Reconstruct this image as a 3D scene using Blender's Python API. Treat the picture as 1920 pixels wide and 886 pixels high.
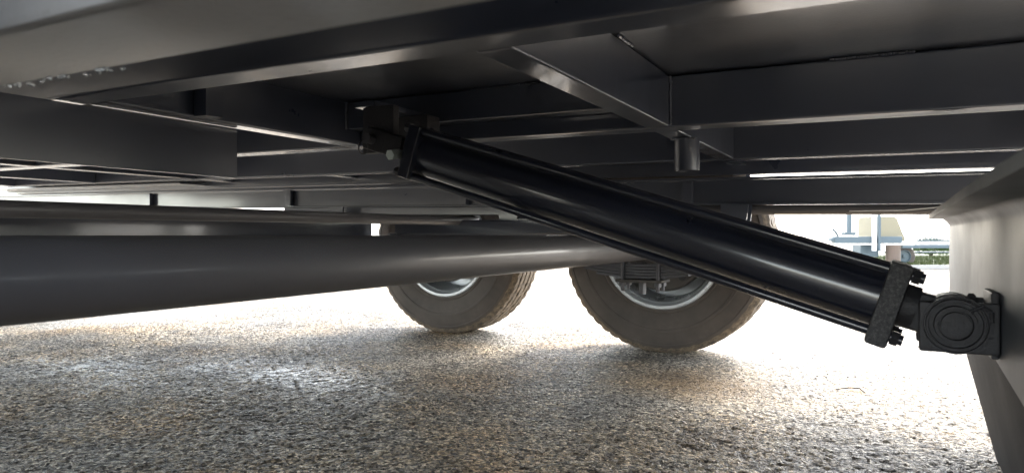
import bpy, bmesh, math, random
from mathutils import Vector, Matrix
random.seed(7)
R = math.radians
scene = bpy.context.scene
for o in list(bpy.data.objects): bpy.data.objects.remove(o)
COL = scene.collection

# ------------------------------------------------------------------ camera
HC, YAW = 0.463, R(28.75)
cam_d = bpy.data.cameras.new("camera"); cam = bpy.data.objects.new("camera", cam_d); COL.objects.link(cam)
cam.location = (0, 0, HC); cam.rotation_euler = (R(90 - 0.135), 0, YAW)
cam_d.sensor_width = 8.3; cam_d.lens = 8.3 * 1276 / 1920
cam_d.clip_start = 0.01; cam_d.clip_end = 2000
cam_d.dof.use_dof = True; cam_d.dof.focus_distance = 1.9; cam_d.dof.aperture_fstop = 1.8
scene.camera = cam

# ------------------------------------------------------------------ light
SUN_EL, SUN_AZ = R(40), R(10)        # azimuth from +Y towards +X
w = bpy.data.worlds.new("World"); scene.world = w; w.use_nodes = True
nt = w.node_tree; nt.nodes.clear()
sky = nt.nodes.new('ShaderNodeTexSky'); sky.sky_type = 'NISHITA'; sky.sun_disc = False
sky.sun_elevation = SUN_EL; sky.sun_rotation = SUN_AZ; sky.air_density = 1.0; sky.dust_density = 1.2
bg = nt.nodes.new('ShaderNodeBackground'); bg.inputs[1].default_value = 0.15
wo = nt.nodes.new('ShaderNodeOutputWorld')
tcw = nt.nodes.new('ShaderNodeTexCoord'); mpw = nt.nodes.new('ShaderNodeMapping'); mpw.inputs['Scale'].default_value = (1, 1, 3)
cn = nt.nodes.new('ShaderNodeTexNoise'); cn.inputs['Scale'].default_value = 2.6; cn.inputs['Detail'].default_value = 8; cn.inputs['Roughness'].default_value = .58
cr = nt.nodes.new('ShaderNodeValToRGB'); cr.color_ramp.elements[0].position = .44; cr.color_ramp.elements[1].position = .60
cr.color_ramp.elements[0].color = (.3, .3, .3, 1); cr.color_ramp.elements[1].color = (.92, .92, .92, 1)
bw = nt.nodes.new('ShaderNodeRGBToBW'); cm = nt.nodes.new('ShaderNodeMix'); cm.data_type = 'RGBA'
wt = nt.nodes.new('ShaderNodeMix'); wt.data_type = 'RGBA'; wt.blend_type = 'MULTIPLY'; wt.inputs[0].default_value = 1; wt.inputs[7].default_value = (1.38, 1.35, 1.29, 1)
nt.links.new(tcw.outputs['Generated'], mpw.inputs[0]); nt.links.new(mpw.outputs[0], cn.inputs['Vector']); nt.links.new(cn.outputs[0], cr.inputs[0])
nt.links.new(sky.outputs[0], bw.inputs[0]); nt.links.new(bw.outputs[0], wt.inputs[6]); nt.links.new(cr.outputs[0], cm.inputs[0])
nt.links.new(sky.outputs[0], cm.inputs[6]); nt.links.new(wt.outputs[2], cm.inputs[7])
nt.links.new(cm.outputs[2], bg.inputs[0]); nt.links.new(bg.outputs[0], wo.inputs[0])
sl = bpy.data.lights.new("sun", 'SUN'); sl.energy = .5; sl.angle = R(14); sl.color = (1, .95, .87)
so = bpy.data.objects.new("sun", sl); COL.objects.link(so)
sd = Vector((math.sin(SUN_AZ) * math.cos(SUN_EL), math.cos(SUN_AZ) * math.cos(SUN_EL), math.sin(SUN_EL)))
so.rotation_euler = sd.to_track_quat('Z', 'Y').to_euler(); so.location = (3, 12, 10)
vs = scene.view_settings; vs.view_transform = 'Standard'; vs.look = 'None'; vs.exposure = 3.15; vs.gamma = 1
vs.use_curve_mapping = False

# ------------------------------------------------------------------ materials
def mat(name):
    m = bpy.data.materials.new(name); m.use_nodes = True
    return m, m.node_tree.nodes, m.node_tree.links, m.node_tree.nodes['Principled BSDF']
def N(nodes, t, **kw):
    n = nodes.new(t)
    for k, v in kw.items():
        if k in ('operation', 'blend_type', 'data_type', 'feature', 'noise_dimensions', 'distance'): setattr(n, k, v)
        else: n.inputs[k].default_value = v
    return n
def ramp(nodes, links, src, stops):
    r = nodes.new('ShaderNodeValToRGB')
    e = r.color_ramp.elements
    while len(e) < len(stops): e.new(0.5)
    for i, (p, c) in enumerate(stops):
        e[i].position = p; e[i].color = (c, c, c, 1) if not isinstance(c, tuple) else (*c, 1)
    links.new(src, r.inputs[0]); return r.outputs[0]
def paint(name, col, rough=.38, peel=0.06, spec=.5, dirt=.25, coat=0.0, streak=0.0, metallic=0.0):
    m, n, l, b = mat(name)
    tc = n.new('ShaderNodeTexCoord')
    geo = n.new('ShaderNodeNewGeometry')
    n1 = N(n, 'ShaderNodeTexNoise', Scale=5.0, Detail=7.0, Roughness=.62); l.new(geo.outputs['Position'], n1.inputs['Vector'])
    n2 = N(n, 'ShaderNodeTexNoise', Scale=180.0, Detail=3.0); l.new(geo.outputs['Position'], n2.inputs['Vector'])
    n3 = N(n, 'ShaderNodeTexNoise', Scale=700.0, Detail=2.0); l.new(geo.outputs['Position'], n3.inputs['Vector'])
    d = tuple(min(1, c * 1.7 + .012) for c in col)
    c1 = ramp(n, l, n1.outputs[0], [(.35, col), (.62, tuple(c * (1 - dirt * .2) + dd * dirt * .25 for c, dd in zip(col, d))), (.8, tuple(c * (1 - dirt) + dd * dirt for c, dd in zip(col, d)))])
    # splashes of dried water and road dust
    sp = ramp(n, l, n2.outputs[0], [(.60, 0.0), (.74, 1.0)])
    mx = N(n, 'ShaderNodeMix', data_type='RGBA'); l.new(c1, mx.inputs[6]); mx.inputs[7].default_value = (.13, .12, .11, 1)
    ml = N(n, 'ShaderNodeMath', operation='MULTIPLY'); l.new(sp, ml.inputs[0]); ml.inputs[1].default_value = .35 * dirt; l.new(ml.outputs[0], mx.inputs[0])
    l.new(mx.outputs[2], b.inputs['Base Color'])
    rr = N(n, 'ShaderNodeMapRange'); rr.inputs[1].default_value = .3; rr.inputs[2].default_value = .75
    rr.inputs[3].default_value = rough - .05; rr.inputs[4].default_value = rough + .12
    l.new(n1.outputs[0], rr.inputs[0]); l.new(rr.outputs[0], b.inputs['Roughness'])
    b.inputs['Specular IOR Level'].default_value = spec; b.inputs['Coat Weight'].default_value = coat; b.inputs['Coat Roughness'].default_value = .12
    b.inputs['Metallic'].default_value = metallic
    bp = N(n, 'ShaderNodeBump', Strength=peel, Distance=.002); l.new(n2.outputs[0], bp.inputs['Height'])
    bp2 = N(n, 'ShaderNodeBump', Strength=peel * 1.2, Distance=.0006); l.new(n3.outputs[0], bp2.inputs['Height']); l.new(bp.outputs[0], bp2.inputs['Normal'])
    l.new(bp2.outputs[0], b.inputs['Normal'])
    return m
M = {}
M['frame'] = paint('black_frame_paint', (.040, .049, .076), .32, .08, coat=1.0, spec=1.0, dirt=.12)
M['floor'] = paint('floor_underside_paint', (.066, .073, .095), .33, .25, dirt=.5, coat=.9, spec=.8)
M['rail'] = paint('dirty_rail_paint', (.20, .20, .20), .42, .3, dirt=.9, coat=.6)
M['cyl'] = paint('glossy_blue_black_paint', (.014, .017, .030), .30, .07, dirt=.35, coat=.8)
M['tube'] = paint('satin_axle_paint', (.105, .100, .106), .42, .06, dirt=.25, coat=.2)
M['plate'] = paint('satin_plate_paint', (.075, .084, .098), .50, .06, dirt=.2, spec=.28)
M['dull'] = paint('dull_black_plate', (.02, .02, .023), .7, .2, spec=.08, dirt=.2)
M['bracket'] = paint('cast_bracket_paint', (.03, .029, .033), .5, .5, dirt=.4)
M['zinc'] = paint('zinc_plated_steel', (.5, .56, .52), .35, .1, dirt=.2, metallic=.6)
M['rim'] = paint('silver_wheel_paint', (.62, .66, .70), .28, .05, dirt=.2, metallic=.35)
M['drum'] = paint('grey_brake_casting', (.075, .07, .066), .5, .3, dirt=.6)
M['steel'] = paint('worn_steel', (.09, .09, .10), .4, .2, dirt=.6, metallic=.3)
M['galv'] = paint('pale_galvanised_steel', (.085, .12, .14), .45, .1, dirt=.2)
M['cream'] = paint('cream_yellow_paint', (.27, .24, .16), .5, .05, dirt=.1)
M['tan'] = paint('tan_tube_paint', (.14, .10, .075), .6, .05)
M['white'] = paint('white_plastic', (.75, .75, .75), .5, .05, dirt=.1)
M['kerb'] = paint('kerb_concrete', (.36, .35, .33), .8, .3, dirt=.4)

def cap_mat():
    m, n, l, b = mat('scuffed_cast_end_cap')
    g = n.new('ShaderNodeNewGeometry')
    n1 = N(n, 'ShaderNodeTexNoise', Scale=160.0, Detail=6.0, Roughness=.8); l.new(g.outputs['Position'], n1.inputs['Vector'])
    l.new(ramp(n, l, n1.outputs[0], [(.36, (.03, .03, .033)), (.52, (.085, .083, .086)), (.68, (.20, .195, .19))]), b.inputs['Base Color'])
    b.inputs['Roughness'].default_value = .6
    bp = N(n, 'ShaderNodeBump', Strength=.7, Distance=.002); l.new(n1.outputs[0], bp.inputs['Height']); l.new(bp.outputs[0], b.inputs['Normal'])
    return m
M['cap'] = cap_mat()

def rubber():
    m, n, l, b = mat('dusty_tyre_rubber')
    tc = n.new('ShaderNodeTexCoord')
    n1 = N(n, 'ShaderNodeTexNoise', Scale=7.0, Detail=8.0, Roughness=.65); l.new(tc.outputs['Object'], n1.inputs['Vector'])
    n2 = N(n, 'ShaderNodeTexNoise', Scale=150.0, Detail=4.0); l.new(tc.outputs['Object'], n2.inputs['Vector'])
    l.new(ramp(n, l, n1.outputs[0], [(.3, (.065, .056, .051)), (.55, (.095, .080, .071)), (.75, (.15, .128, .11))]), b.inputs['Base Color'])
    b.inputs['Roughness'].default_value = .72
    bp = N(n, 'ShaderNodeBump', Strength=.25, Distance=.001); l.new(n2.outputs[0], bp.inputs['Height']); l.new(bp.outputs[0], b.inputs['Normal'])
    return m
M['rubber'] = rubber()
def tread_mat():
    m, n, l, b = mat('tan_tyre_tread')
    tc = n.new('ShaderNodeTexCoord')
    n1 = N(n, 'ShaderNodeTexNoise', Scale=60.0, Detail=6.0, Roughness=.7); l.new(tc.outputs['Object'], n1.inputs['Vector'])
    l.new(ramp(n, l, n1.outputs[0], [(.35, (.08, .068, .055)), (.5, (.15, .12, .09)), (.7, (.32, .25, .17))]), b.inputs['Base Color'])  # tread mottled paler and yellower than the sidewall rubber
    b.inputs['Roughness'].default_value = .85
    return m
M['tread'] = tread_mat()

def ground_mat():
    m, n, l, b = mat('wet_aggregate_asphalt')
    g = n.new('ShaderNodeNewGeometry'); P = g.outputs['Position']
    warp = N(n, 'ShaderNodeTexNoise', Scale=60.0, Detail=2.0); l.new(P, warp.inputs['Vector'])
    wm = N(n, 'ShaderNodeMix', data_type='RGBA'); wm.inputs[0].default_value = .012
    l.new(P, wm.inputs[6]); l.new(warp.outputs['Color'], wm.inputs[7])
    vo = N(n, 'ShaderNodeTexVoronoi', Scale=150.0); l.new(wm.outputs[2], vo.inputs['Vector'])
    vo2 = N(n, 'ShaderNodeTexVoronoi', Scale=260.0); l.new(P, vo2.inputs['Vector'])
    fine = N(n, 'ShaderNodeTexNoise', Scale=420.0, Detail=4.0, Roughness=.7); l.new(P, fine.inputs['Vector'])
    mid = N(n, 'ShaderNodeTexNoise', Scale=34.0, Detail=5.0, Roughness=.65); l.new(P, mid.inputs['Vector'])
    big = N(n, 'ShaderNodeTexNoise', Scale=1.25, Detail=6.0, Roughness=.55); l.new(P, big.inputs['Vector'])
    big2 = N(n, 'ShaderNodeTexNoise', Scale=2.6, Detail=4.0, Roughness=.5)
    off = N(n, 'ShaderNodeVectorMath', operation='ADD'); off.inputs[1].default_value = (7.3, 2.1, 4); l.new(P, off.inputs[0]); l.new(off.outputs[0], big2.inputs['Vector'])
    # stone by stone colour
    sep = n.new('ShaderNodeSeparateColor'); l.new(vo.outputs['Color'], sep.inputs[0])
    stone = ramp(n, l, sep.outputs[0], [(0.0, (.06, .058, .055)), (.3, (.19, .18, .165)), (.7, (.42, .395, .35)), (1.0, (.85, .81, .72))])
    f = ramp(n, l, fine.outputs[0], [(.3, .5), (.7, 1.45)])
    m1 = N(n, 'ShaderNodeMix', data_type='RGBA', blend_type='MULTIPLY'); m1.inputs[0].default_value = 1; l.new(stone, m1.inputs[6]); l.new(f, m1.inputs[7])
    # wide wash of brown silt and grey
    tint = ramp(n, l, big2.outputs[0], [(.36, (1.02, .97, .90)), (.5, (1.14, 1.0, .82)), (.66, (1.36, 1.05, .72))])
    m2 = N(n, 'ShaderNodeMix', data_type='RGBA', blend_type='MULTIPLY'); m2.inputs[0].default_value = 1; l.new(m1.outputs[2], m2.inputs[6]); l.new(tint, m2.inputs[7])
    # silt puddle by the near wheel
    sub = N(n, 'ShaderNodeVectorMath', operation='SUBTRACT'); l.new(P, sub.inputs[0]); sub.inputs[1].default_value = (-.46, 2.12, 0)
    sc = N(n, 'ShaderNodeVectorMath', operation='MULTIPLY'); l.new(sub.outputs[0], sc.inputs[0]); sc.inputs[1].default_value = (1.9, 2.3, 0)
    ln = N(n, 'ShaderNodeVectorMath', operation='LENGTH'); l.new(sc.outputs[0], ln.inputs[0])
    ad = N(n, 'ShaderNodeMath', operation='ADD'); l.new(ln.outputs['Value'], ad.inputs[0])
    mm = N(n, 'ShaderNodeMath', operation='MULTIPLY'); l.new(mid.outputs[0], mm.inputs[0]); mm.inputs[1].default_value = .6; l.new(mm.outputs[0], ad.inputs[1])
    silt = ramp(n, l, ad.outputs[0], [(.45, 1.0), (1.0, 0.0)])
    m3 = N(n, 'ShaderNodeMix', data_type='RGBA'); l.new(m2.outputs[2], m3.inputs[6]); m3.inputs[7].default_value = (.24, .155, .07, 1)
    k = N(n, 'ShaderNodeMath', operation='MULTIPLY'); l.new(silt, k.inputs[0]); k.inputs[1].default_value = .9; l.new(k.outputs[0], m3.inputs[0])
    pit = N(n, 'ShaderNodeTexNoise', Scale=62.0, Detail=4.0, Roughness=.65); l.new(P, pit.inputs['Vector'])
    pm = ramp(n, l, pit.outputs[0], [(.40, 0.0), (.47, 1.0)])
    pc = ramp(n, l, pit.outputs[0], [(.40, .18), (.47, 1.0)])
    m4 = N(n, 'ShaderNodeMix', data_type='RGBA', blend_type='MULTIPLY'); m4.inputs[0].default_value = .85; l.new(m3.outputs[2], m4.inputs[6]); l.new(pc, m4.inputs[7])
    blo = N(n, 'ShaderNodeTexNoise', Scale=4.2, Detail=7.0, Roughness=.68); l.new(off.outputs[0], blo.inputs['Vector'])
    bc = ramp(n, l, blo.outputs[0], [(.38, .58), (.47, .95), (.62, 1.12)])
    m5 = N(n, 'ShaderNodeMix', data_type='RGBA', blend_type='MULTIPLY'); m5.inputs[0].default_value = 1; l.new(m4.outputs[2], m5.inputs[6]); l.new(bc, m5.inputs[7])
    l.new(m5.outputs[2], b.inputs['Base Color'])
    # wet film
    dist = None
    for (cx, cy, sx, sy) in ((-2.45, 1.34, 1.7, 4.0), (-1.72, 1.62, 1.7, 5.5), (-.42, 2.95, 2.6, 3.2), (-3.7, 2.47, 1.2, 2.5), (.05, 1.1, 2.4, 3.0)):
        u = N(n, 'ShaderNodeVectorMath', operation='SUBTRACT'); l.new(P, u.inputs[0]); u.inputs[1].default_value = (cx, cy, 0)
        v = N(n, 'ShaderNodeVectorMath', operation='MULTIPLY'); l.new(u.outputs[0], v.inputs[0]); v.inputs[1].default_value = (sx * .75, sy * .7, 0)
        q = N(n, 'ShaderNodeVectorMath', operation='LENGTH'); l.new(v.outputs[0], q.inputs[0])
        if dist is None: dist = q.outputs['Value']
        else:
            mn = N(n, 'ShaderNodeMath', operation='MINIMUM'); l.new(dist, mn.inputs[0]); l.new(q.outputs['Value'], mn.inputs[1]); dist = mn.outputs[0]
    edge = N(n, 'ShaderNodeTexNoise', Scale=6.0, Detail=8.0, Roughness=.7); l.new(P, edge.inputs['Vector'])
    e2 = N(n, 'ShaderNodeMath', operation='MULTIPLY_ADD'); l.new(edge.outputs[0], e2.inputs[0]); e2.inputs[1].default_value = 2.4; l.new(dist, e2.inputs[2])
    e3 = N(n, 'ShaderNodeMath', operation='MULTIPLY'); l.new(e2.outputs[0], e3.inputs[0]); e3.inputs[1].default_value = .4
    wet = ramp(n, l, e3.outputs[0], [(.42, .25), (.60, .42), (.90, .60)])
    l.new(wet, b.inputs['Roughness']); b.inputs['Specular IOR Level'].default_value = .32
    # relief
    inv = ramp(n, l, vo.outputs['Distance'], [(0.0, 1.0), (.45, .75), (.8, 0.0)])
    inv2 = ramp(n, l, vo2.outputs['Distance'], [(0.0, 1.0), (.8, 0.0)])
    fl = ramp(n, l, e3.outputs[0], [(.50, .35), (.75, 1.0)])
    b1 = N(n, 'ShaderNodeBump', Distance=.006); l.new(inv, b1.inputs['Height'])
    s1 = N(n, 'ShaderNodeMath', operation='MULTIPLY'); l.new(fl, s1.inputs[0]); s1.inputs[1].default_value = .6; l.new(s1.outputs[0], b1.inputs['Strength'])
    b2 = N(n, 'ShaderNodeBump', Distance=.0022); l.new(inv2, b2.inputs['Height']); l.new(b1.outputs[0], b2.inputs['Normal'])
    s2 = N(n, 'ShaderNodeMath', operation='MULTIPLY'); l.new(fl, s2.inputs[0]); s2.inputs[1].default_value = .5; l.new(s2.outputs[0], b2.inputs['Strength'])
    b3 = N(n, 'ShaderNodeBump', Distance=.008, Strength=.8); l.new(pm, b3.inputs['Height']); l.new(b2.outputs[0], b3.inputs['Normal'])
    l.new(b3.outputs[0], b.inputs['Normal'])
    return m
M['ground'] = ground_mat()
def simple(name, col, rough=.8, scale=30.0, var=.5):
    m, n, l, b = mat(name)
    g = n.new('ShaderNodeNewGeometry')
    n1 = N(n, 'ShaderNodeTexNoise', Scale=scale, Detail=5.0); l.new(g.outputs['Position'], n1.inputs['Vector'])
    l.new(ramp(n, l, n1.outputs[0], [(.3, tuple(c * (1 - var) for c in col)), (.7, tuple(min(1, c * (1 + var)) for c in col))]), b.inputs['Base Color'])
    b.inputs['Roughness'].default_value = rough
    return m
M['grass'] = simple('olive_grass', (.05, .065, .012), .8)  # one olive green, mottled at random by noise
M['leaf'] = simple('shrub_leaves', (.06, .10, .03), .7)
M['bark'] = simple('twig_bark', (.06, .04, .03))
M['pebble'] = simple('pebble_stone', (.16, .13, .11), .5, 120.0, .7)
m, n, l, b = mat('water'); b.inputs['Base Color'].default_value = (.9, .95, 1, 1); b.inputs['Roughness'].default_value = .03; b.inputs['Transmission Weight'].default_value = 1; b.inputs['IOR'].default_value = 1.33
M['water'] = m

# ------------------------------------------------------------------ mesh helpers
def link(name, bm, m, parent=None, smooth=True):
    me = bpy.data.meshes.new(name); bm.normal_update(); bm.to_mesh(me); bm.free()
    for mm in (m if isinstance(m, (list, tuple)) else [m]): me.materials.append(mm)
    if smooth:
        me.shade_smooth()
        try: me.set_sharp_from_angle(angle=R(34))
        except Exception: pass
    o = bpy.data.objects.new(name, me); COL.objects.link(o)
    if parent: o.parent = parent
    if smooth: wn = o.modifiers.new('weighted', 'WEIGHTED_NORMAL'); wn.keep_sharp = True; wn.weight = 100
    return o
def empty(name, parent=None, loc=(0, 0, 0)):
    o = bpy.data.objects.new(name, None); COL.objects.link(o); o.location = loc; o.empty_display_size = .1
    if parent: o.parent = parent
    return o
def box(bm, x0, x1, y0, y1, z0, z1, bev=0.0, seg=2):
    r = bmesh.ops.create_cube(bm, size=1.0)
    for v in r['verts']:
        v.co = Vector(((x0 + x1) / 2 + v.co.x * (x1 - x0), (y0 + y1) / 2 + v.co.y * (y1 - y0), (z0 + z1) / 2 + v.co.z * (z1 - z0)))
    if bev > 0:
        es = list({e for v in r['verts'] for e in v.link_edges})
        bmesh.ops.bevel(bm, geom=es, offset=bev, segments=seg, affect='EDGES', profile=.5)
    return bm
def cyl(bm, p0, p1, r0, r1=None, seg=32, caps=True):
    p0, p1 = Vector(p0), Vector(p1); r1 = r0 if r1 is None else r1
    q = (p1 - p0).to_track_quat('Z', 'Y')
    a = [bm.verts.new(p0 + q @ Vector((r0 * math.cos(t), r0 * math.sin(t), 0))) for t in [2 * math.pi * i / seg for i in range(seg)]]
    b_ = [bm.verts.new(p1 + q @ Vector((r1 * math.cos(t), r1 * math.sin(t), 0))) for t in [2 * math.pi * i / seg for i in range(seg)]]
    for i in range(seg):
        j = (i + 1) % seg; bm.faces.new((a[i], a[j], b_[j], b_[i]))
    if caps: bm.faces.new(a[::-1]); bm.faces.new(b_)
    return bm
def pathtube(bm, pts, r, seg=8):
    for a, b_ in zip(pts[:-1], pts[1:]): cyl(bm, a, b_, r, r, seg)
    return bm
def lathe(bm, prof, c, seg=96, mats=None, closed=False):
    """profile of (radius, y) turned round the Y axis through c"""
    rings = []
    for (r, y) in prof:
        rings.append([bm.verts.new((c[0] + r * math.cos(2 * math.pi * i / seg), c[1] + y, c[2] + r * math.sin(2 * math.pi * i / seg))) for i in range(seg)])
    for k in range(len(rings) - 1):
        for i in range(seg):
            j = (i + 1) % seg
            f = bm.faces.new((rings[k][i], rings[k][j], rings[k + 1][j], rings[k + 1][i]))
            if mats: f.material_index = mats[k]
    return rings
TILT = .0145
def zt(x): return -TILT * (x + .45)
def tilt(bm):
    for v in bm.verts: v.co.z += zt(v.co.x)
    return bm
def subdiv_x(bm): return bm
def tbox(name, x0, x1, y0, y1, z0, z1, m, parent, bev=.004):
    bm = bmesh.new(); box(bm, x0, x1, y0, y1, z0, z1, bev); tilt(bm)
    return link(name, bm, m, parent)
def tag(o, label=None, cat=None, group=None, kind=None):
    if label: o['label'] = label
    if cat: o['category'] = cat
    if group: o['group'] = group
    if kind: o['kind'] = kind
    return o

# ------------------------------------------------------------------ ground and far setting
bm = bmesh.new()
box(bm, -600, 600, -600, 600, -.3, -.0035)
tag(link('asphalt_ground', bm, M['ground'], smooth=False), kind='structure')

import numpy as np
def hash2(ix, iy, k):
    v = np.sin(ix * 127.1 + iy * 311.7 + k * 74.7) * 43758.5453
    return v - np.floor(v)
def cells(x, y, size, seed):
    gx, gy = x / size, y / size; ix, iy = np.floor(gx), np.floor(gy)
    best = np.full(x.shape, 9.0); hv = np.zeros(x.shape)
    for dx in (-1, 0, 1):
        for dy in (-1, 0, 1):
            cx, cy = ix + dx, iy + dy
            px = cx + hash2(cx, cy, seed); py = cy + hash2(cx, cy, seed + 5)
            d = np.hypot(gx - px, gy - py); m = d < best
            best = np.where(m, d, best); hv = np.where(m, hash2(cx, cy, seed + 9), hv)
    return best, hv
def vnoise(x, y, size, seed):
    gx, gy = x / size, y / size; ix, iy = np.floor(gx), np.floor(gy); fx, fy = gx - ix, gy - iy
    fx = fx * fx * (3 - 2 * fx); fy = fy * fy * (3 - 2 * fy)
    h = lambda a, b_: hash2(a, b_, seed)
    return (h(ix, iy) * (1 - fx) + h(ix + 1, iy) * fx) * (1 - fy) + (h(ix, iy + 1) * (1 - fx) + h(ix + 1, iy + 1) * fx) * fy
gx0, gx1, gy0, gy1, st = -3.7, .95, .5, 3.4, .0045
nx, ny = int((gx1 - gx0) / st), int((gy1 - gy0) / st)
X, Y = np.meshgrid(np.linspace(gx0, gx1, nx), np.linspace(gy0, gy1, ny), indexing='xy')
X = X + (hash2(np.arange(nx)[None, :], np.arange(ny)[:, None], 3) - .5) * st * .5
d1, h1 = cells(X, Y, .0115, 1); d2, h2 = cells(X, Y, .019, 2)
stone = np.clip(1 - (d1 / .62) ** 2, 0, 1) * (.35 + .65 * h1)
big = np.clip(1 - (d2 / .45) ** 2, 0, 1) * (h2 > .62)
und = vnoise(X, Y, .09, 4) * .6 + vnoise(X, Y, .035, 6) * .4
pit = np.clip((.36 - vnoise(X, Y, .017, 8)) / .2, 0, 1) * np.clip((vnoise(X, Y, .4, 12) - .15) * 2.2, .25, 1)
Z = .0021 * stone + .0016 * big + .0030 * (und - .5) - .0028 * pit - .0005
edge_d = np.minimum(np.minimum(X - gx0, gx1 - X), np.minimum(Y - gy0, gy1 - Y))
tpr = np.clip(edge_d / .25, 0, 1)
Z = Z * tpr - .0055 * (1 - tpr) ** 2
co = np.stack([X, Y, Z], -1).reshape(-1, 3).astype(np.float32)
idx = np.arange(nx * ny).reshape(ny, nx)
quads = np.stack([idx[:-1, :-1], idx[:-1, 1:], idx[1:, 1:], idx[1:, :-1]], -1).reshape(-1, 4).astype(np.int32)
me = bpy.data.meshes.new('asphalt_aggregate')
me.vertices.add(len(co)); me.vertices.foreach_set('co', co.ravel())
me.loops.add(quads.size); me.loops.foreach_set('vertex_index', quads.ravel())
me.polygons.add(len(quads)); me.polygons.foreach_set('loop_start', np.arange(0, quads.size, 4, dtype=np.int32))
me.update(calc_edges=True); me.shade_smooth(); me.materials.append(M['ground'])
o = bpy.data.objects.new('asphalt_aggregate', me); COL.objects.link(o); tag(o, kind='stuff')

# ------------------------------------------------------------------ trailer
T = empty('trailer', loc=(0, 0, 0))
tag(T, 'black painted steel trailer seen from beneath, standing on wet asphalt', 'trailer')
ZB, ZF = .713, .833
XL, XR = -5.6, 1.6
# long rails of the bed frame
for y0, y1 in ((.735, .80), (1.565, 1.63), (2.335, 2.40)):
    tbox('bed_rail', XL, XR, y0, y1, ZB, ZF, M['frame'], T, .006)
tbox('bed_edge_rail', XL, XR, 2.57, 2.62, .682, ZF + .02, M['frame'], T, .005)
# short crossmembers between the rails
segs = ((.15, .733), (.802, 1.563), (1.632, 2.333), (2.402, 2.568))
for xc in (.46, -.47, -1.40, -2.30, -3.20, -4.10, -5.0):
    for y0, y1 in segs[1:]:
        if xc in (-2.30, -1.40) and y0 == 1.632: continue
        tbox('crossmember', xc - .03, xc + .03, y0, y1, ZB + .001, ZF, M['frame'], T, .006)
# floor sheets between crossmembers
xs = [XL, -5.0, -4.1, -3.2, -2.3, -1.4, -.47, .46, XR]
for a, b_ in zip(xs[:-1], xs[1:]):
    tbox('floor_panel', a + .002, b_ - .002, 0, 2.62, ZF + .002, ZF + .012, M['floor'], T, 0)
# cylinder carrying bar
tbox('mounting_bar', -1.368, -.502, 1.50, 1.555, .755, ZF - .001, M['frame'], T, .004)
# welds and stitch marks
def weld(name, p0, p1, r, parent, n=26):
    bm = bmesh.new(); p0, p1 = Vector(p0), Vector(p1)
    for i in range(n):
        p = p0.lerp(p1, i / (n - 1)) + Vector([random.uniform(-1, 1) * r * .25 for _ in range(3)])
        bmesh.ops.create_icosphere(bm, subdivisions=1, radius=r * random.uniform(.8, 1.2), matrix=Matrix.Translation(p))
    tilt(bm); return link(name, bm, M['frame'], parent)
for (p0, p1) in [((-.437, 1.562, .72), (-.437, 1.562, .83)), ((-.434, .803, .83), (-.434, 1.05, .83)), ((-.434, 1.2, .832), (-.434, 1.28, .832)),
                 ((-.1, 1.561, .832), (.05, 1.561, .832)), ((-.95, 1.498, .832), (-.75, 1.498, .832)), ((-1.368, 1.497, .757), (-1.368, 1.497, .83)),
                 ((-.437, .803, .72), (-.437, .803, .83))]:
    weld('weld_bead', p0, p1, .0035, T, 34)
# near chassis rail with wet edge, far chassis rail
tbox('chassis_rail', XL, XR, .207, .298, .583, .75, M['rail'], T, .008)
def ibeam(name, y, z0, z1, w, th, parent):
    bm = bmesh.new()
    box(bm, XL, XR, y - w / 2, y + w / 2, z0, z0 + th, .002); box(bm, XL, XR, y - w / 2, y + w / 2, z1 - th, z1, .002)
    box(bm, XL, XR, y - .004, y + .004, z0 + th + .0005, z1 - th - .0005)
    tilt(bm); return link(name, bm, M['frame'], parent)
ibeam('chassis_rail', 2.455, .566, .662, .07, .008, T)
for x in (-3.72, -1.57, -.62, -2.6):
    tbox('stiffener', x - .018, x + .018, 2.425, 2.449, .575, .653, M['frame'], T, .002)
# pipe and loose wire on far rail
bm = bmesh.new(); cyl(bm, (-.9, 2.44, .549), (1.5, 2.44, .549), .0165, seg=16); tilt(bm); link('brake_line_pipe', bm, M['tube'], T)
pts = [(-.1 + .05 * i, 2.40, .538 + .012 * max(0, (i - 3)) ** 1.1 * .35) for i in range(12)]
bm = bmesh.new(); pathtube(bm, pts, .0018, 6); link('loose_wire', bm, M['white'], T)
# gusset on crossmember, deep transverse plate
tbox('stiffener', -1.367, -1.325, 1.0, 1.045, .716, .832, M['frame'], T, .002)
tbox('transverse_plate', -1.436, -1.424, .05, 1.165, .590, .711, M['frame'], T, .002)
# wide underside sheet at the far left
tbox('underside_sheet', XL, -3.4, 2.404, 2.565, .700, .708, M['frame'], T, .002)
# cross pipe and low crossmember
bm = bmesh.new(); cyl(bm, (-1.5, .30, .497), (-1.5, 2.42, .504), .0175, seg=28); tilt(bm); link('cross_pipe', bm, M['tube'], T)
tbox('low_crossmember', -1.98, -1.93, .30, 2.27, .424, .512, M['frame'], T, .004)
tbox('low_crossmember', -3.08, -3.02, .30, 2.42, .50, .56, M['frame'], T, .004)
tbox('inner_rail', -2.6, -1.05, 2.40, 2.45, .530, .5655, M['frame'], T, .003)
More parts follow.
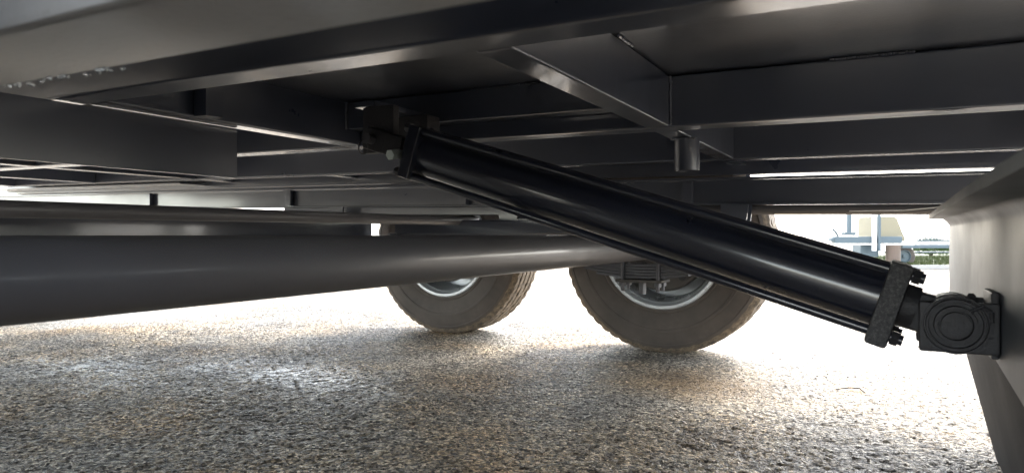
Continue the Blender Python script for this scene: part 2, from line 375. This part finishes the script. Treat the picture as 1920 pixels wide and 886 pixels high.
# pipe stub under crossmember
bm = bmesh.new()
cz0, cz1 = ZB - .083, ZB
c = (-.455, 1.78)
for (ra, rb) in ((.032, .027),):
    seg = 40; ring = []
    for (r, z) in ((ra, cz1), (ra, cz0), (rb, cz0), (rb, cz1)):
        ring.append([bm.verts.new((c[0] + r * math.cos(2 * math.pi * i / seg), c[1] + r * math.sin(2 * math.pi * i / seg), z)) for i in range(seg)])
    for k in range(3):
        for i in range(seg):
            j = (i + 1) % seg; bm.faces.new((ring[k][i], ring[k][j], ring[k + 1][j], ring[k + 1][i]))
link('pipe_stub', bm, M['frame'], T)
weld('weld_bead', (-.487, 1.75, ZB - .002), (-.43, 1.75, ZB - .002), .003, T, 14)

# tall transverse plate with top flange on the right
bm = bmesh.new()
PX = .152
def pl(x, y, z): return bm.verts.new((x, y, z))
prof_n = 10
def section(y, zb, fx):
    r = .022; pts = [(PX + .012, zb), (PX, zb)]
    pts += [(PX, .506 - r)] + [(PX - r + r * math.cos(a), .506 - r + r * math.sin(a)) for a in [math.pi / 2 * i / 6 for i in range(1, 7)]]
    pts = pts + [(fx, .506), (fx, .518), (PX + .012, .518)]
    return [bm.verts.new((p[0], y, p[1])) for p in pts]
S = [section(y, zb, fx) for y, zb, fx in ((-.3, .17, .07), (.93, .24, .080), (1.48, .28, .09), (2.19, .30, .104))]
for a, b_ in zip(S[:-1], S[1:]):
    for i in range(len(a)):
        j = (i + 1) % len(a); bm.faces.new((a[i], b_[i], b_[j], a[j]))
bm.faces.new(S[0]); bm.faces.new(S[-1][::-1])
bmesh.ops.recalc_face_normals(bm, faces=bm.faces)
link('drop_plate', bm, M['plate'], T)

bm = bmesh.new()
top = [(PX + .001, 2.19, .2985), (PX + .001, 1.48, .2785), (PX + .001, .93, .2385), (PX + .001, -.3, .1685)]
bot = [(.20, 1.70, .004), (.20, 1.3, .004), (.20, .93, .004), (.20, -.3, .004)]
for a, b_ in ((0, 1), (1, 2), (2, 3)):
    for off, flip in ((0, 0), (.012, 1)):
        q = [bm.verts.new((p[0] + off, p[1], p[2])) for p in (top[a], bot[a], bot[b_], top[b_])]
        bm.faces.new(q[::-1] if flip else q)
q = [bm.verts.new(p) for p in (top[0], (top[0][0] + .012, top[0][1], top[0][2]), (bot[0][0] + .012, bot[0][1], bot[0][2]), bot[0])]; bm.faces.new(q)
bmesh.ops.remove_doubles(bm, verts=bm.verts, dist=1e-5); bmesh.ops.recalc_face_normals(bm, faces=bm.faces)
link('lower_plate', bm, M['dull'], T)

# axles, springs and wheels
AX = (-.767, -1.83)
def make_axle(x):
    a = empty('axle', T)
    bm = bmesh.new(); cyl(bm, (x, -.05, .417), (x, 2.50, .417), .0445, seg=64); cyl(bm, (x, 2.50, .417), (x, 2.62, .412), .0445, .034, seg=64, caps=False)
    link('axle_tube', bm, M['tube'], a)
    return a
for x in AX: make_axle(x)
def make_spring(xc):
    s = empty('leaf_spring', T)
    y0, y1 = 2.355, 2.40
    L = [.36, .32, .27, .22, .17]
    for k, h in enumerate(L):
        bm = bmesh.new(); n = 14; top = []; bot = []
        for i in range(n + 1):
            x = -h + 2 * h * i / n
            z = .358 - k * .0105 + .42 * x * x
            for lst, dz in ((top, 0), (bot, -.0088)):
                lst.append([bm.verts.new((xc + x, y, z + dz)) for y in (y0, y1)])
        for i in range(n):
            bm.faces.new((top[i][0], top[i][1], top[i + 1][1], top[i + 1][0])); bm.faces.new((bot[i][0], bot[i + 1][0], bot[i + 1][1], bot[i][1]))
            for q in (0, 1): bm.faces.new((top[i][q], top[i + 1][q], bot[i + 1][q], bot[i][q]))
        bm.faces.new((top[0][0], bot[0][0], bot[0][1], top[0][1])); bm.faces.new((top[n][0], top[n][1], bot[n][1], bot[n][0]))
        bmesh.ops.recalc_face_normals(bm, faces=bm.faces)
        link('leaf', bm, M['steel'], s)
    for dx in (-.065, .065):
        bm = bmesh.new()
        for y in (y0 - .009, y1 + .009): cyl(bm, (xc + dx, y, .262), (xc + dx, y, .46), .0065, seg=12)
        cyl(bm, (xc + dx, y0 - .0155, .463), (xc + dx, y1 + .0155, .463), .0065, seg=12)
        for y in (y0 - .009, y1 + .009): cyl(bm, (xc + dx, y, .279), (xc + dx, y, .292), .013, seg=6)
        link('u_bolt', bm, M['zinc'] if False else M['steel'], s)
    bm = bmesh.new(); box(bm, xc - .085, xc + .085, y0 - .03, y1 + .03, .294, .304, .002); link('spring_plate', bm, M['drum'], s)
    bm = bmesh.new(); cyl(bm, (xc, y0 + .02, .25), (xc, y0 + .02, .294), .014, seg=6); link('centre_bolt', bm, M['steel'], s)
    for dx in (-.36, .36):
        bm = bmesh.new(); cyl(bm, (xc + dx, y0 - .012, .415), (xc + dx, y1 + .012, .415), .020, seg=20); link('spring_eye', bm, M['steel'], s)
for x in AX: make_spring(x)
for x in (-.44, -1.30, -2.20):
    h = empty('spring_hanger', T)
    for y in (2.335, 2.41):
        bm = bmesh.new()
        v = [(x - .045, .564), (x + .045, .564), (x + .03, .43), (x - .03, .43)]
        a = [bm.verts.new((p[0], y, p[1] + zt(p[0]))) for p in v]; b_ = [bm.verts.new((p[0], y + .008, p[1] + zt(p[0]))) for p in v]
        bm.faces.new(a); bm.faces.new(b_[::-1])
        for i in range(4): bm.faces.new((a[i], b_[i], b_[(i + 1) % 4], a[(i + 1) % 4]))
        bmesh.ops.recalc_face_normals(bm, faces=bm.faces)
        link('hanger_cheek', bm, M['frame'], h)
    bm = bmesh.new(); cyl(bm, (x, 2.32, .445 + zt(x)), (x, 2.43, .445 + zt(x)), .011, seg=6); link('hanger_bolt', bm, M['steel'], h)
bm = bmesh.new(); box(bm, -1.44, -1.16, 2.36, 2.40, .425, .465, .006); link('equalizer', bm, M['frame'], T)
bm = bmesh.new()
v = [(-1.82, .461), (-.80, .461), (-.80, .526), (-1.82, .520)]
a = [bm.verts.new((p[0], 2.28, p[1])) for p in v]; b_ = [bm.verts.new((p[0], 2.33, p[1])) for p in v]
bm.faces.new(a); bm.faces.new(b_[::-1])
for i in range(4): bm.faces.new((a[i], b_[i], b_[(i + 1) % 4], a[(i + 1) % 4]))
bmesh.ops.recalc_face_normals(bm, faces=bm.faces); bmesh.ops.bevel(bm, geom=list(bm.edges), offset=.008, segments=3, affect='EDGES')
link('suspension_beam', bm, M['frame'], T)
# fender over the far wheels
bm = bmesh.new(); box(bm, -2.45, -.38, 2.63, 2.95, .87, .876, 0); box(bm, -2.45, -.38, 2.945, 2.951, .78, .8695); link('fender', bm, M['frame'], T)
tbox('bed_side', XL, XR, 2.625, 2.64, .86, 1.25, M['frame'], T, 0)
tbox('skirt_panel', XL, -.44, 2.6405, 2.645, .64, .868, M['frame'], T, 0)
tbox('bed_side', XL, XR, -.022, -.002, .76, 1.1, M['frame'], T, 0)

TR, TW = .405, .215
def make_wheel(x, yin, rot=0):
    wv = empty('wheel', T, (x, yin + TW / 2, TR * 1.03 - .004)); wv.scale = (1.03, 1, 1.03)
    c = (0, 0, 0); h = TW / 2; seg = 168
    bm = bmesh.new()
    prof = [(.222, -h + .022), (.226, -h + .008), (.240, -h + .004), (.246, -h + .001), (.252, -h + .0035), (.262, -h - .0015), (.285, -h - .006), (.310, -h - .008), (.312, -h - .0105), (.322, -h - .0108), (.324, -h - .0085), (.345, -h - .006), (.368, -h + .002), (.372, -h + .0005), (.384, -h + .006), (.394, -h + .014)]
    side = prof + [(TR - .001, -h + .024)]
    tread = []
    gx = [-.055, -.020, .020, .055]
    y = -h + .030
    for g in gx:
        tread += [(TR, y), (TR, g - .005), (TR - .011, g - .004), (TR - .011, g + .004)]; y = g + .005
    tread += [(TR, y), (TR, h - .030)]
    other = [(r, -yy) for r, yy in side[::-1]]
    full = side + tread + other
    mats = []
    for (r, yy), (r2, y2) in zip(full[:-1], full[1:]):
        mats.append(1 if min(r, r2) > .383 else 0)
    rings = lathe(bm, full, c, seg, mats)
    # shoulder lugs: notch every third vertex of the shoulder rings
    for k, (r, yy) in enumerate(full):
        if r > .380 and abs(yy) > .075:
            for i in range(seg):
                if i % 3 == 0:
                    v = rings[k][i]; d = Vector((v.co.x, 0, v.co.z)).normalized(); v.co -= d * (.0045 if abs(yy) < .1 else .003)
        elif r > TR - .002:
            for i in range(seg):
                if (i + int(abs(yy) * 300)) % 8 == 0:
                    v = rings[k][i]; d = Vector((v.co.x, 0, v.co.z)).normalized(); v.co -= d * .004
    # bulge where the tyre meets the ground
    for v in bm.verts:
        if v.co.z < -TR + .03:
            t = (-TR + .03 - v.co.z) / .03; v.co.z = max(v.co.z, -TR + .0035); v.co.y *= 1 + .05 * t
    bmesh.ops.recalc_face_normals(bm, faces=bm.faces)
    t = link('tyre', bm, [M['rubber'], M['tread']], wv)
    # rim: flange, bead seat, barrel, disc
    bm = bmesh.new()
    rp = [(.232, -h + .010), (.236, -h + .004), (.232, -h - .001), (.222, -h - .001), (.218, -h + .006), (.215, -h + .020), (.209, -h + .026), (.207, -h + .055), (.196, -h + .075), (.193, .03), (.193, .06), (.15, .068), (.10, .062), (.09, .045), (.05, .045)]
    lathe(bm, rp, c, 96); bmesh.ops.recalc_face_normals(bm, faces=bm.faces)
    link('rim', bm, M['rim'], wv)
    # brake drum and backing plate
    bm = bmesh.new()
    lathe(bm, [(.02, -.118), (.055, -.118), (.062, -.108), (.110, -.104), (.116, -.092), (.158, -.088), (.166, -.080), (.168, -.068), (.160, -.064), (.160, .03), (.06, .04)], c, 72); bmesh.ops.recalc_face_normals(bm, faces=bm.faces)
    link('brake_backing_plate', bm, M['drum'], wv)
    for i in range(7):
        a = rot + 2 * math.pi * i / 7 + .35
        bm = bmesh.new(); p = (.088 * math.cos(a), .088 * math.sin(a)); cyl(bm, (p[0], -.120, p[1]), (p[0], -.100, p[1]), .0085, seg=6); link('bolt', bm, M['bracket'], wv)
    for i in range(6):
        a = rot + 2 * math.pi * i / 6 + .1
        bm = bmesh.new(); p = (.138 * math.cos(a), .138 * math.sin(a)); cyl(bm, (p[0], -.097, p[1]), (p[0], -.086, p[1]), .012, seg=16); link('inspection_plug', bm, M['bracket'], wv)
    # brake cable
    bm = bmesh.new(); pathtube(bm, [(.05 + .02 * i, -.125 - .004 * i, -.08 + .018 * i + .002 * i * i) for i in range(7)], .006, 8); link('brake_cable', bm, M['bracket'], wv)
    return wv
w1 = make_wheel(AX[0] - .006, 2.615)
w2 = make_wheel(AX[1], 2.66, .5)
for x in AX:      # the same pair on the near side
    src = w1; c = src.copy(); COL.objects.link(c); c.location = (x, .05 - TW / 2, TR * 1.03 - .004); c.rotation_euler = (0, 0, math.pi)
    for ch in src.children:
        k = ch.copy(); COL.objects.link(k); k.parent = c

# ------------------------------------------------------------------ hydraulic cylinder
H = empty('hydraulic_cylinder', T)
CY = 1.30
PB = Vector((.094, CY, .326)); PA = Vector((-1.08, CY, .692))
ax = (PB - PA).normalized(); yy = Vector((0, 1, 0)); up = yy.cross(ax).normalized()
if up.z < 0: up = -up
def along(s, a=0.0, b=0.0): return PA + ax * s + yy * a + up * b       # s metres from the upper pin
LEN = (PB - PA).length
rot = Matrix((ax, yy, up)).transposed().to_4x4()
def lbox(bm, s0, s1, a0, a1, b0, b1, bev=.003):
    b2 = bmesh.new(); box(b2, s0, s1, a0, a1, b0, b1, bev)
    for v in b2.verts: v.co = along(v.co.x, v.co.y, v.co.z)
    me = bpy.data.meshes.new('t'); b2.to_mesh(me); b2.free(); bm.from_mesh(me); bpy.data.meshes.remove(me)
    return bm
s0, s1 = .148, LEN - .105
bm = bmesh.new(); cyl(bm, along(s0), along(s1), .049, seg=72); link('barrel', bm, M['cyl'], H)
for a in (-.044, .044):
    for b_ in (-.052, .052):
        bm = bmesh.new(); cyl(bm, along(s0 - .045, a, b_), along(s1 + .048, a, b_), .0085, seg=16); link('tie_rod', bm, M['cyl'], H)
        for s in (s0 - .040, s1 + .031):
            bm = bmesh.new(); cyl(bm, along(s, a, b_), along(s + .011, a, b_), .0125, seg=6); link('nut', bm, M['bracket'], H)
bm = bmesh.new(); lbox(bm, s0 - .026, s0 + .006, -.062, .062, -.061, .061, .004); link('end_cap', bm, M['cyl'], H)
bm = bmesh.new(); lbox(bm, s1 - .004, s1 + .029, -.062, .062, -.072, .066, .005); link('end_cap', bm, M['cap'], H)
# base end: neck, eye, pin
bm = bmesh.new(); cyl(bm, along(s1 + .03), along(s1 + .052), .036, .036, seg=40); lbox(bm, s1 + .045, LEN - .01, -.022, .022, -.034, .030, .006)
link('base_neck', bm, M['bracket'], H)
bm = bmesh.new(); cyl(bm, along(LEN, -.024), along(LEN, .024), .044, seg=48); link('base_eye', bm, M['bracket'], H)
bm = bmesh.new(); cyl(bm, along(LEN, -.075), along(LEN, .072), .0195, seg=40); bmesh.ops.bevel(bm, geom=[e for e in bm.edges if len(e.link_faces) == 2 and e.calc_face_angle(0) > 1], offset=.003, segments=2, affect='EDGES'); link('pin', bm, M['bracket'], H)
# rod end: rod, clevis, pin, clip and port fitting
bm = bmesh.new(); cyl(bm, along(.06), along(s0 - .02), .019, seg=32); link('piston_rod', bm, M['steel'], H)
bm = bmesh.new()
lbox(bm, .035, .088, -.030, .030, -.026, .026, .005)
for a in (-.030, .014): lbox(bm, -.028, .04, a, a + .016, -.027, .027, .006)
link('rod_clevis', bm, M['bracket'], H)
bm = bmesh.new(); cyl(bm, along(0, -.052), along(0, .05), .0125, seg=24); link('pin', bm, M['steel'], H)
bm = bmesh.new()
cc = along(-.005, -.047, -.022)
pathtube(bm, [cc + Vector((.015 * math.cos(t), 0, .017 * math.sin(t))) for t in [2 * math.pi * i / 20 for i in range(21)]], .0016, 6); link('lynch_ring', bm, M['bracket'], H)
bm = bmesh.new(); cyl(bm, along(s0 - .045, -.050, -.012), along(s0 - .045, -.078, -.018), .0125, seg=6); cyl(bm, along(s0 - .045, -.03, -.01), along(s0 - .045, -.052, -.012), .009, seg=16); link('port_plug', bm, M['zinc'], H)
bm = bmesh.new(); lbox(bm, s0 - .05, s0 - .0265, -.035, .035, -.035, .035, .004); link('gland', bm, M['bracket'], H)
# lug on the mounting bar for the rod end
L_ = empty('lift_lug', T)
for y in (CY - .012,):
    bm = bmesh.new(); box(bm, -1.125, -1.03, y, y + .024, .662, .775, .004); link('lug_plate', bm, M['bracket'], L_)
bm = bmesh.new(); box(bm, -1.15, -1.085, CY - .015, 1.498, .7755, .79, .003); link('lug_shelf', bm, M['frame'], L_)
bm = bmesh.new(); box(bm, -1.19, -1.04, 1.44, 1.497, .70, .775, .003); link('lug_block', bm, M['bracket'], L_)
# base bracket on the drop plate
B = empty('base_bracket', T)
for y in (CY - .062, CY + .048):
    bm = bmesh.new(); box(bm, PB.x - .048, PX - .001, y, y + .014, PB.z - .044, PB.z + .034, .004)
    link('bracket_cheek', bm, M['bracket'], B)
bm = bmesh.new(); box(bm, PX - .0115, PX - .0005, CY - .047, CY + .047, PB.z - .052, PB.z + .050, .003); link('bracket_back', bm, M['bracket'], B)
bm = bmesh.new(); lathe(bm, [(.0225, -.060), (.0235, -.072), (.028, -.072), (.029, -.0625), (.035, -.0625), (.036, -.071), (.0385, -.071), (.0395, -.0635), (.0415, -.0635), (.0425, -.0685), (.0445, -.0685), (.0445, -.062)], PB, 48); bmesh.ops.recalc_face_normals(bm, faces=bm.faces); link('pin_washer', bm, M['bracket'], B)
bm = bmesh.new(); cyl(bm, (PB.x + .02, CY - .066, PB.z + .045), (PB.x + .02, CY - .05, PB.z + .030), .006, seg=6)
link('grease_fitting', bm, M['bracket'], B)
bm = bmesh.new(); pathtube(bm, [(PB.x + .018, CY - .073, PB.z + .022), (PB.x + .034, CY - .072, PB.z + .030), (PB.x + .045, CY - .071, PB.z + .022), (PB.x + .046, CY - .07, PB.z + .006)], .0022, 8); link('retaining_clip', bm, M['bracket'], B)

# ------------------------------------------------------------------ far things
fwd = Vector((-math.sin(YAW), math.cos(YAW), 0)); rgt = Vector((math.cos(YAW), math.sin(YAW), 0))
def far(px, d, z=0.0): return fwd * d + rgt * ((px - 960) / 1276 * d) + Vector((0, 0, z))
def oriented(name, px, d):     # empty facing the yard's row of parked things
    e = empty(name, None, far(px, d)); e.rotation_euler = (0, 0, YAW); return e
# kerb and grass verge
def quad_box(name, a, b_, c_, d_, z0, z1, m):
    bm = bmesh.new(); lo = [bm.verts.new((p.x, p.y, z0)) for p in (a, b_, c_, d_)]; hi = [bm.verts.new((p.x, p.y, z1)) for p in (a, b_, c_, d_)]
    bm.faces.new(lo[::-1]); bm.faces.new(hi)
    for i in range(4): bm.faces.new((lo[i], lo[(i + 1) % 4], hi[(i + 1) % 4], hi[i]))
    return link(name, bm, m, smooth=False)
tag(quad_box('kerb', far(1600, 9.2), far(2600, 9.2), far(2600, 9.32), far(1600, 9.32), 0, .05, M['kerb']), kind='structure')
tag(quad_box('grass_verge', far(1600, 9.325), far(2600, 9.325), far(2600, 16), far(1600, 16), 0, .045, M['grass']), kind='structure')
bm = bmesh.new()
for i in range(9000):
    d = random.uniform(9.34, 13); p = far(random.uniform(1640, 1980), d, .045)
    h = random.uniform(.02, .055); a = random.uniform(0, 6.28); wv = Vector((math.cos(a), math.sin(a), 0)) * .005
    bm.faces.new((bm.verts.new(p - wv), bm.verts.new(p + wv), bm.verts.new(p + Vector((random.uniform(-.02, .02), random.uniform(-.02, .02), h)))))
tag(link('grass', bm, M['grass'], smooth=False), kind='stuff')
def shrub(px, d, w_, h_, label):
    s = empty('shrub', None, far(px, d, .04)); tag(s, label, 'shrub', 'shrubs behind the parked trailer')
    bm = bmesh.new()
    for i in range(1400):
        t = random.random(); a = random.uniform(0, 6.28); rr = w_ * math.sqrt(random.random()) * (1 - .3 * t)
        p = Vector((rr * math.cos(a), rr * math.sin(a), .05 + h_ * t * (1 - .25 * (rr / w_) ** 2)))
        u = Vector([random.uniform(-1, 1) for _ in range(3)]).normalized() * .03; v = Vector([random.uniform(-1, 1) for _ in range(3)]).normalized() * .018
        bm.faces.new([bm.verts.new(p - u), bm.verts.new(p + v), bm.verts.new(p + u), bm.verts.new(p - v)])
    link('foliage', bm, M['leaf'], s, smooth=False)
    bm = bmesh.new()
    for k in range(5): cyl(bm, (0, 0, 0), (w_ * .5 * math.cos(k * 1.3), w_ * .5 * math.sin(k * 1.3), h_ * .7), .012, .005, 6)
    link('stem', bm, M['bark'], s)
shrub(1745, 13.5, .35, .30, 'low green shrub in the grass nearest the parked trailer wheel')
shrub(1790, 14.0, .35, .26, 'low green shrub in the grass beside the pale drop plate')
shrub(1850, 14.2, .45, .34, 'low green shrub hidden mostly behind the pale drop plate')

# small parked trailer with mesh side
U = oriented('parked_trailer', 1700, 9.6); tag(U, 'small pale grey trailer with mesh side and jack, parked across the yard', 'trailer')
s_ = 9.6 / 1276
def ux(px): return (px - 1700) * s_
def uz(py): return HC + (440 - py) * s_
def ub(name, x0, x1, y0, y1, zt_, zb_, m, bev=.006):
    bm = bmesh.new(); box(bm, ux(x0), ux(x1), y0, y1, uz(zb_), uz(zt_), bev); return link(name, bm, m, U)
ub('tongue_beam', 1562, 1688, -.05, .05, 443, 456, M['galv'])
ub('coupler', 1556, 1575, -.04, .04, 446, 452, M['galv'])
ub('jack_post', 1588, 1596, -.03, .03, 395, 438, M['galv'])
ub('jack_foot', 1580, 1602, -.06, .06, 434.5, 441, M['galv'])
bm = bmesh.new(); cyl(bm, (ux(1561), 0, uz(428)), (ux(1572), 0, uz(442)), .018, seg=10); link('hitch_hook', bm, M['galv'], U)
ub('toolbox', 1618, 1652, .06, .3, 459, 482, M['galv'], .01)
ub('post', 1630, 1637, -.10, -.055, 400, 470, M['white'])
ub('post', 1640, 1645, -.10, -.055, 400, 470, M['galv'])
bm = bmesh.new(); cyl(bm, (ux(1673), -.02, uz(504)), (ux(1673), -.02, uz(459)), .095, seg=28); link('support_drum', bm, M['tan'], U)
ub('frame_rail', 1690, 1990, -.03, .03, 459, 465, M['galv'])
ub('lower_rail', 1725, 1990, .9, .94, 474, 477, M['galv'])
ub('top_rail', 1715, 1990, -.02, .02, 452.5, 458.5, M['white'])
bm = bmesh.new()
x0, x1, z0, z1 = ux(1712), ux(1960), uz(453), uz(380)
stp = .047
k = x0 - (z1 - z0)
while k < x1:
    for sgn in (1, -1):
        a, b_ = (k, z0) if sgn > 0 else (k + (z1 - z0), z0), (k + (z1 - z0), z1) if sgn > 0 else (k, z1)
        (ax0, az0), (bx0, bz0) = a, b_
        pts = []
        for tt in (0, 1):
            pass
        def clip(p, q):
            t0, t1 = 0.0, 1.0
            dx = q[0] - p[0]
            if abs(dx) > 1e-9:
                ta, tb = (x0 - p[0]) / dx, (x1 - p[0]) / dx
                t0, t1 = max(t0, min(ta, tb)), min(t1, max(ta, tb))
            return t0, t1
        t0, t1 = clip(a, b_)
        if t1 > t0:
            p = Vector((a[0] + (b_[0] - a[0]) * t0, 0, a[1] + (b_[1] - a[1]) * t0)); q = Vector((a[0] + (b_[0] - a[0]) * t1, 0, a[1] + (b_[1] - a[1]) * t1))
            if (q - p).length > .01: cyl(bm, p, q, .006, seg=4)
    k += stp
tag(link('mesh_side', bm, M['galv'], U), kind='stuff')
# its wheel
def small_wheel(px, d):
    e = empty('wheel', U, (ux(px), .25, .155)); R0 = .155
    bm = bmesh.new(); lathe(bm, [(.09, -.05), (.12, -.058), (.145, -.052), (R0, -.04), (R0, .04), (.145, .052), (.12, .058), (.09, .05)], (0, 0, 0), 40); bmesh.ops.recalc_face_normals(bm, faces=bm.faces); link('tyre', bm, M['rubber'], e)
    bm = bmesh.new(); lathe(bm, [(.092, -.05), (.085, -.052), (.08, -.03), (.03, -.03), (.025, -.05), (.001, -.05)], (0, 0, 0), 32); bmesh.ops.recalc_face_normals(bm, faces=bm.faces); link('rim', bm, M['galv'], e)
small_wheel(1712, 9.6)
small_wheel(1880, 9.6)
# cream load with a slanting end
bm = bmesh.new()
v = [(ux(1648), uz(452)), (ux(1708), uz(452)), (ux(1690), uz(405)), (ux(1648), uz(405))]
a = [bm.verts.new((p[0], .1, p[1])) for p in v]; b_ = [bm.verts.new((p[0], .6, p[1])) for p in v]
bm.faces.new(a); bm.faces.new(b_[::-1])
for i in range(4): bm.faces.new((a[i], b_[i], b_[(i + 1) % 4], a[(i + 1) % 4]))
bmesh.ops.recalc_face_normals(bm, faces=bm.faces)
bmesh.ops.bevel(bm, geom=list(bm.edges), offset=.02, segments=2, affect='EDGES')
o = link('load_box', bm, M['cream']); o.location = U.location; o.rotation_euler = U.rotation_euler
tag(o, 'cream yellow box with one slanting end, carried on the small parked trailer', 'box')

# ------------------------------------------------------------------ small things on the ground
bm = bmesh.new()
def gp(px, py, z=0.0): d = HC * 1276 / (py - 440); return far(px, d, z)
a, b_ = gp(1568, 733, .006), gp(1612, 731, .006); c_ = gp(1622, 738, .004)
pathtube(bm, [a, a.lerp(b_, .5) + Vector((0, 0, .003)), b_, c_], .0018, 6)
tag(link('twig', bm, M['bark']), 'thin dark twig lying on the wet asphalt right of the near wheel', 'twig')
bm = bmesh.new()
for i in range(900):
    px, py = random.uniform(-100, 2000), 560 + 420 * random.random() ** .8
    p = gp(px, py); r = random.uniform(.0015, .0042)
    t = bmesh.ops.create_icosphere(bm, subdivisions=1, radius=r, matrix=Matrix.Translation((p.x, p.y, r * .4)) @ Matrix.Rotation(random.uniform(0, 6), 4, 'Z') @ Matrix.Diagonal((1.3, .9, .7, 1)))
    for v in t['verts']: v.co += Vector([random.uniform(-.25, .25) * r for _ in range(3)])
tag(link('loose_grit', bm, M['pebble'], smooth=False), kind='stuff')
# drops hanging from the near chassis rail
bm = bmesh.new()
for i in range(42):
    x = random.uniform(-.74, -.47); y = random.uniform(.290, .2975); r = random.uniform(.0007, .0019)
    if y < .285: r *= .6
    bmesh.ops.create_icosphere(bm, subdivisions=2, radius=r, matrix=Matrix.Translation((x, y, .583 + zt(x) - r * .5)) @ Matrix.Diagonal((1, 1, .8, 1)))
tag(link('water_drops', bm, M['water']), kind='stuff')
